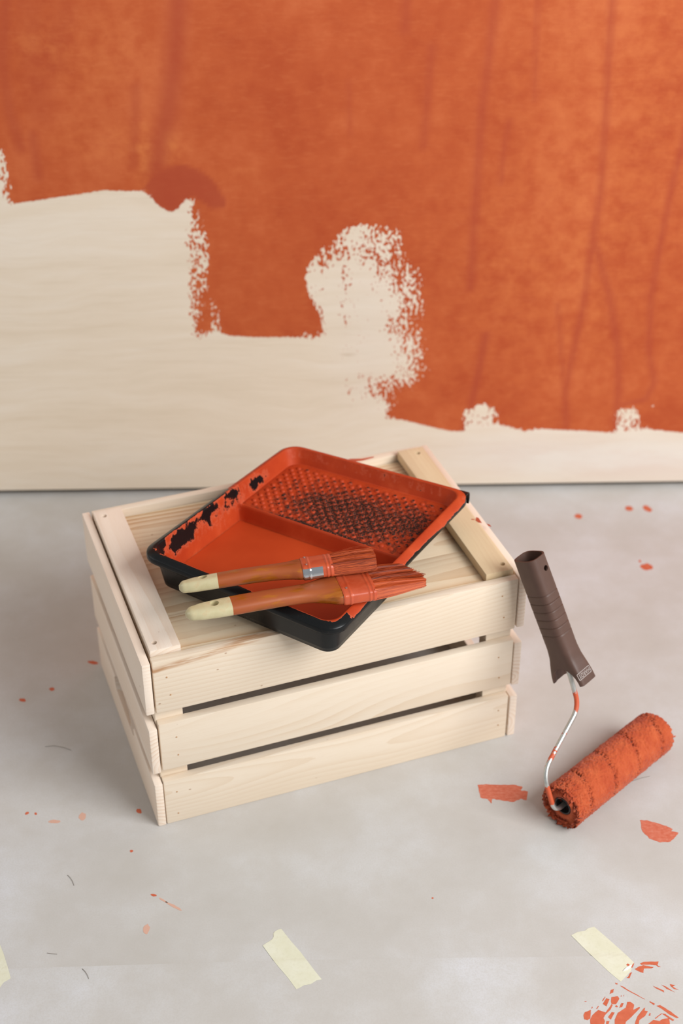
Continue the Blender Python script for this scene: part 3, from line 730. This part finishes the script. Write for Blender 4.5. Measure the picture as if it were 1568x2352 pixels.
# resting flat on the floor: no part of the nap dips below it
down = np.clip(-(np.sin(aa)), 0, 1)
rad = np.where(np.sin(aa) < -0.2, np.minimum(rad, 0.0274/np.maximum(-np.sin(aa), .2)), rad)
axl = ll*RLEN+(vnoise(np.stack([np.cos(aa)*5, np.sin(aa)*5, aa*0], -1)*2.6+3)-.5)*.006*np.where(ll < .5, nearend**6, farend)
C0 = np.array(RN-RO); AXn = np.array(AX); U1 = np.array(ux_); U2 = np.array([0, 0, 1.0])
def cylpt(a, r, l): return C0+AXn*l[..., None]+U1*(np.cos(a)*r)[..., None]+U2*(np.sin(a)*r)[..., None]
Vv = cylpt(aa, rad, axl).reshape(-1, 3).tolist(); F = []
for i in range(nl-1):
    for k in range(na): F.append((i*na+k, i*na+(k+1) % na, (i+1)*na+(k+1) % na, (i+1)*na+k))
rim_dark = (pit*1.0+pit2*.35).reshape(-1).tolist()
def cap(row, sgn, rings):
    base_prev = row*na
    for r_, dl in rings:
        rr = r_+(vnoise(np.stack([np.cos(A)*8, np.sin(A)*8, A*0+r_*900], -1))-.5)*.0022*(r_ > .016)
        l_ = (0 if row == 0 else RLEN)+dl+(vnoise(np.stack([np.cos(A)*9, np.sin(A)*9, A*0+r_*700], -1)*1.3)-.5)*.004*(r_ > .017)
        b = len(Vv); Vv.extend(cylpt(A, rr, np.full(na, 0.0)+l_).tolist()); rim_dark.extend([.25 if r_ > .018 else .1]*na)
        for k in range(na):
            q = (base_prev+k, base_prev+(k+1) % na, b+(k+1) % na, b+k); F.append(q[::-1] if sgn < 0 else q)
        base_prev = b
    return base_prev
cap(0, -1, [(.0250, .0015), (.0225, .004), (.0190, .0035), (.0160, .0025), (.0135, .003), (.0118, .0035), (.0112, .012), (.0112, .04)])
cap(nl-1, 1, [(.0190, .002), (.0150, .0), (.0112, -.001), (.0112, -.02)])
me = mesh('sleeve', Vv, F, True); add_attr(me, 'pit', rim_dark)
t = NT('paint_soaked_nap'); c = t.obj(); n1 = t.noise(c, 900, 3, 0.7); n2 = t.noise(c, 60, 4, 0.6)
k = t.ramp(n2, [(0.3, (172, 70, 38)), (0.55, (188, 86, 48)), (0.75, (200, 100, 58))])
k = t.mix(t.math('MULTIPLY', t.attr('pit'), 0.9, clamp=True), k, lin((92, 28, 20)))  # nap coloured darker inside its pits, their shade put into the colour
t.bump(n1, 0.5, 0.0008)
M_NAP = t.set(Base_Color=k, Roughness=0.85, Specular_IOR_Level=0.2, Sheen_Weight=0.15)
sl_o = obj('sleeve', me, M_NAP, roller); sl_o['label'] = 'terracotta soaked roller sleeve with pitted nap'
# ragged fringe of clotted nap at both ends
def fringe(l0, sgn, cnt, rlo, rhi):
    V = []; F = []; tn = []
    for k in range(cnt):
        a = 2*math.pi*k/cnt+random.uniform(-.06, .06); r0 = random.uniform(rlo, rhi)
        if -math.sin(a)*(r0+.004) > 0.0275: r0 = 0.0225
        hw = random.uniform(.0008, .0048)*random.uniform(.5, 1); ln = random.choice((.0006, .0015, .003, .005))*random.uniform(.7, 1.3); lift = random.choice((-.001, 0, 0, .001, .0032))
        if math.sin(a) < -.5: lift = min(lift, 0.0)
        er = Vector(U1)*math.cos(a)+Vector(U2)*math.sin(a); et = -Vector(U1)*math.sin(a)+Vector(U2)*math.cos(a)
        o_ = Vector(C0)+AX*(l0-sgn*.002)+er*r0
        b = len(V)
        for (x, y, z) in ((-1, 0, -.6), (1, 0, -.6), (1.1, 0, .6), (-1.1, 0, .6)): V.append(o_+et*hw*x+er*z*.0016)
        e_ = o_+AX*sgn*ln+er*lift
        for (x, z) in ((-.7, -.5), (.5, -.6), (.8, .4), (-.4, .6)): V.append(e_+et*hw*x*random.uniform(.6, 1.3)+er*z*.0012+AX*sgn*random.uniform(-.001, .001))
        for q in range(4): F.append((b+q, b+(q+1) % 4, b+4+(q+1) % 4, b+4+q))
        F.append((b+4, b+5, b+6, b+7)); F.append((b+3, b+2, b+1, b)); tn += [random.uniform(0, .6)]*8
    me = mesh('fringe', V, F); add_attr(me, 'pit', tn); o = obj('fringe', me, M_NAP, roller); o['kind'] = 'stuff'; o['label'] = 'ragged clotted fringe at the sleeve end'
fringe(0.0, -1, 64, .0205, .0262); fringe(RLEN, 1, 38, .0200, .0250)
def axis_ring(l0, l1, r0, r1, n=40):
    V = []; F = []
    for l_, r_ in ((l0, r0), (l1, r0), (l1, r1), (l0, r1)):
        for k in range(n): a = 2*math.pi*k/n; V.append(C0+AXn*l_+U1*math.cos(a)*r_+U2*math.sin(a)*r_)
    for i in range(4):
        for k in range(n): F.append((i*n+k, i*n+(k+1) % n, ((i+1) % 4)*n+(k+1) % n, ((i+1) % 4)*n+k))
    return V, F
t = NT('core_plastic'); c = t.obj()
M_CORE = t.set(Base_Color=t.mix(t.step(t.noise(c, 140, 3, .6), .58, .68), lin((34, 34, 33)), lin((150, 62, 36))), Roughness=0.45)
cm = mesh('core', *axis_ring(.0035, RLEN-.001, .0110, .0094), True); co_ = obj('core', cm, M_CORE, roller); shade_auto(co_, 50)
dv = cyl_mesh('end_bearing', .0093, .004, 32)
q = AX.to_track_quat('Z', 'Y')
eb = obj('end_bearing', dv, M_CORE, co_, (RN-RO)+AX*.014); eb.rotation_euler = q.to_euler()
# wire frame
HD = (H_TOP-H_BOT).normalized()
wp_ = [H_BOT+HD*.05, H_BOT-HD*.022, Vector((0.4437, 0.0034, 0.0736)), RN-AX*.011+Vector((0, 0, .0008)), RN+AX*.15]
wp_[1] = Vector((0.4915, 0.0725, 0.1110))
path = fillet_path([p-RO for p in wp_], [.016, .018, .013], 10)
dense = []
for a_, b_ in zip(path[:-1], path[1:]):
    n_ = max(1, int((b_-a_).length/.003)); dense += [a_.lerp(b_, k/n_) for k in range(n_)]
dense.append(path[-1])
me = mesh('wire_frame', *tube(dense, .0029, 16), True)
t = NT('galvanised_wire'); c = t.obj(); nz_ = t.noise(c, 130, 3, 0.6)
def near_pt(p, r0, r1): return t.math('SUBTRACT', 1.0, t.step(t.vmath('DISTANCE', c, tuple(p)), r0, r1))
p1, p2, p3 = (Vector((.4885, .0775, .118))-RO), (Vector((.4445, -.003, .060))-RO), (Vector((.4555, .022, .083))-RO)
msk = t.math('MAXIMUM', t.math('MAXIMUM', near_pt(p1, .006, .02), near_pt(p2+Vector((.006, -.003, -.012)), .006, .018)), t.math('MULTIPLY', near_pt(p3, .002, .02), .7))
e = t.step(t.math('ADD', msk, t.math('MULTIPLY', t.math('SUBTRACT', nz_, .5), 3.2)), .52, .62)
M_WIRE = t.set(Base_Color=t.mix(e, t.ramp(nz_, [(0.3, (186, 186, 180)), (0.7, (214, 214, 210))]), lin((196, 84, 46))), Metallic=t.math('MULTIPLY', t.math('SUBTRACT', 1.0, e), .85), Roughness=t.mix(e, (.36, .36, .36, 1), (.55, .55, .55, 1)))
wf = obj('wire_frame', me, M_WIRE, roller); wf['label'] = 'bent galvanised wire smeared with paint'
# handle: local x runs up the handle, local y along the roller axis, local z out of the frame plane
hx = HD; hz = AX.cross(hx).normalized(); hy = hz.cross(hx).normalized()
HL = (H_TOP-H_BOT).length+.004
keys = [(0, .0140, .0245), (.05, .0139, .0236), (.12, .0135, .0212), (.20, .0130, .0180), (.27, .0132, .0170), (.36, .0137, .0164), (.6, .0139, .0164), (.85, .0138, .0163), (1, .0137, .0163)]
st = resample(keys, 320); hs = []
for u, w, h in st:
    g = sum(math.exp(-((u-(.40+.064*k))/.0032)**2) for k in range(6))
    ex = 3.5+3.5*max(0, (.27-u)/.27)
    hs.append((u*HL, w-g*.0008, h-g*.0008, ex))
HM = Matrix((hx, hy, hz)).transposed().to_4x4(); HM.translation = H_BOT-RO
hm = mesh('handle', *loft(hs, 72), True)
bore = mesh('bore', *loft([(HL-.034, .0112, .0136, 3.0), (HL+.01, .0125, .0151, 3.0)], 48))
arch = cyl_mesh('arch', .0200, .06, 48, 'Y')
sq = Matrix.Diagonal((1.12, 1, 1, 1))
hm = carve(hm, [(bore, Matrix()), (arch, T(-.001, 0, 0) @ sq), (mesh('funnel', *loft([(-.004, .0112, .0222, 6.0), (.012, .0105, .0190, 5.0), (.030, .0070, .0090, 3.0)], 48)), Matrix()), (cyl_mesh('eye', .0033, .05, 24), T(HL*.90, -.0035, .012))])
t = NT('brown_plastic'); c = t.obj()
t.bump(t.noise(c, 900, 2), 0.06, 0.0003)
M_BROWN = t.set(Base_Color=t.ramp(t.noise(c, 40, 4), [(0.3, (84, 60, 50)), (0.7, (92, 67, 57))]), Roughness=0.46, Specular_IOR_Level=0.4)
ho = obj('handle', hm, M_BROWN, roller); ho.matrix_local = HM; shade_auto(ho, 40); ho['label'] = 'brown plastic grip with ring grooves and hollow top'
# moulded maker's badge: a framed row of letters, read with the roller held up
M_BADGE = simple('badge_grey', (168, 156, 150), 0.5)
cu = bpy.data.curves.new('badge_text', 'FONT'); cu.body = 'HARDY'; cu.size = 0.0068; cu.align_x = 'CENTER'; cu.align_y = 'CENTER'; cu.extrude = 0.00012; cu.space_character = 1.05
to = bpy.data.objects.new('badge_text', cu); COL.objects.link(to); bpy.context.view_layer.update()
dg = bpy.context.evaluated_depsgraph_get(); tm = bpy.data.meshes.new_from_object(to.evaluated_get(dg), depsgraph=dg); bpy.data.objects.remove(to)
bm = bmesh.new(); bm.from_mesh(tm)
bw = max(v.co.x for v in bm.verts)-min(v.co.x for v in bm.verts)
bmesh.ops.scale(bm, vec=(0.0192/bw, 1.05, 1), verts=bm.verts)
for cx_, cy_, sx_, sy_ in ((0, .0038, .0222, .0007), (0, -.0038, .0222, .0007), (.0108, 0, .0007, .0076), (-.0108, 0, .0007, .0076)):
    r_ = bmesh.ops.create_cube(bm, size=1.0); bmesh.ops.scale(bm, vec=(sx_, sy_, .00024), verts=r_['verts']); bmesh.ops.translate(bm, vec=(cx_, cy_, 0), verts=r_['verts'])
bm.to_mesh(tm); bm.free()
tm.materials.clear()
bo = obj('badge', tm, M_BADGE, ho)
# text's right is -y of the handle, its up is -x, its face looks out along +z
zs = np.interp(.135, [k[0] for k in keys], [k[2] for k in keys]); z_lo = np.interp(.08, [k[0] for k in keys], [k[2] for k in keys])
slope = (keys[1][2]-keys[2][2])/((keys[2][0]-keys[1][0])*HL)
nvec = Vector((slope, 0, 1)).normalized(); upv = Vector((-1, 0, slope)).normalized(); rt = upv.cross(nvec)
BM_ = Matrix((rt, upv, nvec)).transposed().to_4x4(); ub = .076
BM_.translation = Vector((ub*HL, 0.0026, np.interp(ub, st[:, 0], st[:, 2])+.0001)); bo.matrix_local = BM_; bo['label'] = "small pale framed maker's badge"

# ------------------------------------------------------------------ tape, stains, fallen bristles on the paper
t = NT('masking_tape'); c = t.obj(); cre = t.noise(t.mapping(c, (1, 1, 1)), 300, 3, .6)
t.bump(cre, .12, .0002)
M_TAPE = t.set(Base_Color=t.mix(t.math('MULTIPLY', t.step(cre, .45, .75), .35), t.ramp(t.noise(c, 40, 3), [(.3, (212, 209, 182)), (.7, (220, 218, 198))]), lin((202, 197, 168))), Roughness=.7)
t = NT('terracotta_smear'); c = t.obj(); n1 = t.noise(t.mapping(c, (1, 2, 1)), 160, 4, .65)
M_STAIN = t.set(Base_Color=t.ramp(n1, [(.3, (206, 128, 104)), (.5, (198, 106, 80)), (.7, (190, 92, 64))]), Roughness=.75)
t = NT('terracotta_print'); c = t.obj(); n1 = t.noise(c, 120, 4, .6)
M_PRINT = t.set(Base_Color=t.ramp(n1, [(.3, (190, 88, 56)), (.7, (202, 104, 72))]), Roughness=.7)
M_FAINT = simple('terracotta_faint', (206, 162, 142), .8)
def jag(poly, amp=1.2, sub=5):
    """pixel outline -> finely broken outline on the paper"""
    out = []; n = len(poly)
    for i in range(n):
        a, b = poly[i], poly[(i+1) % n]
        for k in range(sub): 
            s_ = k/sub; out.append((a[0]+(b[0]-a[0])*s_+random.uniform(-amp, amp)*(k > 0), a[1]+(b[1]-a[1])*s_+random.uniform(-amp, amp)*(k > 0)))
    return out
def paper_z(pts): return 0.0006 if np.mean([p[1]-seam_y(p[0]) for p in pts]) < 0 else 0.0
def stain(poly, mat, amp=.8, sub=4, label=None):
    pts = [ground(x, y)[:2] for x, y in jag(poly, amp, sub)]; z = paper_z(pts)
    o = obj('paint_stain', prism(pts, z+.00002, z+.00016), mat, paper_near if z else paper_far)
    if label: o['label'] = label
def ell(px, py, rx, ry, ang=0, n=12):
    c_, s_ = math.cos(math.radians(ang)), math.sin(math.radians(ang)); out = []
    for k in range(n):
        a = 2*math.pi*k/n; r_ = random.uniform(.82, 1.1); x, y = rx*math.cos(a)*r_, ry*math.sin(a)*r_; out.append((px+c_*x-s_*y, py+s_*x+c_*y))
    return out
stain([(1096, 1803), (1115, 1801), (1150, 1803), (1185, 1803), (1200, 1808), (1196, 1816), (1212, 1818), (1209, 1838), (1195, 1835), (1180, 1842), (1150, 1838), (1130, 1835), (1128, 1846), (1120, 1836), (1103, 1832)], M_STAIN, 1, 4, 'brick-red brush mark between crate and roller')
stain([(1469, 1884), (1485, 1884), (1510, 1891), (1530, 1897), (1545, 1905), (1540, 1909), (1558, 1913), (1552, 1921), (1540, 1933), (1515, 1935), (1490, 1926), (1474, 1908)], M_STAIN, 1, 4, 'brick-red brush mark in front of the roller')
for a_ in [(1328, 1186, 10, 6, 0), (1444, 1168, 9, 6, 0), (1486, 1168, 12, 6, 30), (1485, 1302, 15, 8, 5), (1469, 1289, 3, 3, 0), (52, 1608, 8, 4, 5), (119, 1583, 6, 4, 0), (213, 1522, 12, 4, 10), (62, 1868, 5, 3, -20), (319, 1863, 7, 5, 30), (302, 1955, 4, 3, 0), (353, 2056, 7, 3, 10), (993, 2063, 2.4, 2, 0), (82, 1869, 3, 3, 0)]:
    stain(ell(*a_), M_PRINT, .3, 2)
for a_ in [(189, 1876, 8, 10, 20), (336, 2134, 8, 12, 15), (400, 2082, 22, 3, 28), (375, 2068, 12, 2, 30), (125, 1887, 14, 4, 0)]:
    stain(ell(*a_), M_FAINT, .5, 2)
Z3 = lambda pts: [(1300+x/5.85, 2100+y/5.85) for x, y in pts]
for poly in ([(920, 740), (980, 705), (1035, 690), (1175, 715), (1150, 730), (1040, 735), (1035, 795), (1000, 785), (945, 760)], [(990, 670), (1040, 645), (1240, 640), (1225, 690), (1270, 715), (1240, 715), (1200, 690), (1120, 680), (1010, 685)],
        [(720, 965), (760, 975), (830, 1020), (1060, 1148), (1040, 1145), (820, 1030)], [(1120, 1172), (1190, 1208), (1180, 1228), (1120, 1190)], [(1210, 1235), (1260, 1225), (1400, 1310), (1510, 1395), (1480, 1402), (1380, 1350), (1300, 1290)],
        [(1280, 1340), (1330, 1345), (1450, 1425), (1430, 1440), (1340, 1380)], [(1160, 965), (1310, 1030), (1312, 1055), (1200, 998)], [(1275, 950), (1340, 978), (1460, 1055), (1350, 1010)], [(1390, 945), (1465, 955), (1430, 978), (1510, 1025), (1440, 1005), (1400, 970)],
        [(580, 1080), (600, 1020), (640, 1010), (630, 1055)], [(600, 1180), (605, 1120), (690, 1105), (712, 1140), (670, 1212), (610, 1212)], [(490, 1210), (540, 1130), (580, 1150), (540, 1242)], [(230, 1360), (250, 1320), (330, 1290), (325, 1400), (280, 1430), (240, 1415)],
        [(320, 1420), (350, 1360), (430, 1290), (530, 1325), (610, 1210), (622, 1232), (590, 1290), (520, 1360), (500, 1400), (520, 1440), (490, 1560), (440, 1640), (330, 1560)], [(560, 1390), (610, 1320), (650, 1325), (600, 1420)],
        [(650, 1420), (690, 1330), (800, 1260), (820, 1180), (860, 1180), (910, 1220), (900, 1290), (980, 1250), (992, 1262), (880, 1380), (800, 1450), (770, 1560), (640, 1640)], [(930, 1440), (960, 1370), (1040, 1270), (1060, 1260), (1050, 1300), (1095, 1310), (1060, 1370), (980, 1430), (960, 1560), (900, 1600)],
        [(1105, 1365), (1120, 1330), (1135, 1340), (1125, 1372)], [(1100, 1480), (1170, 1425), (1250, 1440), (1290, 1415), (1380, 1400), (1395, 1500), (1380, 1640), (1110, 1640)], [(710, 1260), (740, 1200), (772, 1200), (750, 1252)], [(540, 1440), (580, 1440), (560, 1500), (530, 1510)], [(655, 925), (690, 930), (685, 950), (660, 945)],
        [(400, 1275), (430, 1235), (440, 1240), (415, 1280)], [(480, 1170), (520, 1110), (525, 1120), (490, 1175)], [(730, 1110), (740, 1090), (745, 1110)], [(765, 1105), (775, 1085), (778, 1105)], [(655, 1250), (670, 1225), (690, 1240), (690, 1255)], [(335, 1270), (350, 1245), (355, 1260), (340, 1275)], [(1190, 1400), (1280, 1335), (1285, 1342), (1200, 1410)], [(240, 1180), (270, 1172), (270, 1180)],
        [(805, 862), (830, 845), (860, 790), (885, 785), (870, 810), (850, 865)]):
    stain(Z3(poly), M_PRINT, .35, 4)

def tape(poly, label, extra=None):
    pts = [ground(x, y)[:2] for x, y in poly]
    c_ = np.mean(pts, 0); bm = bmesh.new()
    vs_ = [bm.verts.new((x-c_[0], y-c_[1], 0)) for x, y in pts]; f = bm.faces.new(vs_); f.normal_update()
    if f.normal.z < 0: f.normal_flip()
    bmesh.ops.triangulate(bm, faces=[f]); bmesh.ops.subdivide_edges(bm, edges=list(bm.edges), cuts=6, use_grid_fill=True)
    bmesh.ops.triangulate(bm, faces=list(bm.faces))
    for v in bm.verts:
        x, y = v.co.x+c_[0], v.co.y+c_[1]; d = y-seam_y(x)
        v.co.z = 0.00078-0.0005*min(max((d+.001)/.004, 0), 1)+.00012*(vnoise(np.array([x*120, y*120, 3.0])))
    g_ = bmesh.ops.extrude_face_region(bm, geom=list(bm.faces)); 
    bmesh.ops.translate(bm, vec=(0, 0, -.00015), verts=[e_ for e_ in g_['geom'] if isinstance(e_, bmesh.types.BMVert)])
    bmesh.ops.recalc_face_normals(bm, faces=list(bm.faces))
    me = bpy.data.meshes.new('masking_tape'); bm.to_mesh(me); bm.free()
    o = obj('masking_tape', me, M_TAPE, None, (c_[0], c_[1], 0)); tag(o, label, 'tape', 'strips of masking tape on the paper'); return o
Z4 = lambda pts: [(580+x/7.84, 2110+y/7.84) for x, y in pts]
tape(Z4([(180, 488), (250, 440), (300, 410), (350, 375), (378, 330), (372, 270), (400, 235), (450, 205), (515, 185), (700, 420), (860, 600), (1000, 790), (1120, 950), (1245, 1102), (1150, 1120), (1080, 1165), (1040, 1190), (930, 1205), (850, 1250), (785, 1278), (640, 1080), (420, 820)]),
     'middle strip of cream masking tape with torn ends, in front of the crate')
tp = tape(Z3([(65, 285), (150, 240), (250, 225), (290, 190), (375, 170), (560, 330), (740, 490), (910, 655), (880, 715), (865, 770), (800, 840), (730, 912), (560, 770), (350, 570), (200, 420)]),
     'strip of cream masking tape at the right, its torn end touched with terracotta paint')
tape([(-46, 2128), (-30, 2120), (-8, 2150), (8, 2190), (18, 2222), (25, 2248), (8, 2258), (-4, 2275), (-20, 2240), (-34, 2190)], 'strip of cream masking tape cut off by the left edge of the photo')
# lifted flap and paint dabs on the right-hand tape
pc_ = ground(*Z3([(820, 735)])[0]); tl = tp.location
def on_tape(pts, mat, name, z0, z1, label):
    q = [ground(x, y)[:2]-np.array([tl.x, tl.y]) for x, y in Z3(pts)]
    o = obj(name, prism(q, z0, z1), mat, tp); o['label'] = label
on_tape([(762, 772), (800, 730), (850, 700), (885, 690), (870, 715), (820, 755)], simple('torn_white', (236, 236, 230), .7), 'torn_flap', .0008, .0016, 'white torn edge curling up')
on_tape([(803, 685), (825, 668), (850, 680), (845, 698), (815, 700)], M_PRINT, 'paint_stain', .0008, .00098, 'terracotta paint dab on the tape')
on_tape([(870, 720), (890, 680), (910, 660), (905, 690), (885, 725)], M_PRINT, 'paint_stain', .0008, .00098, 'terracotta paint dab on the tape')

M_HAIR = simple('dark_bristle', (132, 124, 114), .6)
def hair(pts, label):
    P = [ground(x, y, 0.0003) for x, y in pts]; z = paper_z([p[:2] for p in P]); P = [Vector((p[0], p[1], z+.00035+.0004*math.sin(3.1*i/(len(P)-1)))) for i, p in enumerate(P)]
    c_ = Vector((P[0].x, P[0].y, 0)); me = mesh('fallen_bristle', *tube([p-c_ for p in P], .00024, 5), True)
    tag(obj('fallen_bristle', me, M_HAIR, None, c_), label, 'bristle', 'loose bristles on the paper')
hair([(155, 2010), (161, 2016), (167, 2025), (170, 2034)], 'short curved dark bristle on the paper, highest of three left of the middle tape')
hair([(108, 2189), (118, 2191), (131, 2191.5)], 'short straight dark bristle lying level on the paper at the lower left')
hair([(189, 2226), (196, 2233), (201, 2241), (204, 2249)], 'short curved dark bristle on the paper, lowest at the left')
hair([(104, 1715), (124, 1713), (145, 1717), (163, 1723)], 'long fine bristle on the paper well left of the crate')
hair([(1380, 1818), (1412, 1808), (1445, 1797), (1470, 1788), (1492, 1783)], 'long fine bristle on the paper just in front of the roller sleeve')
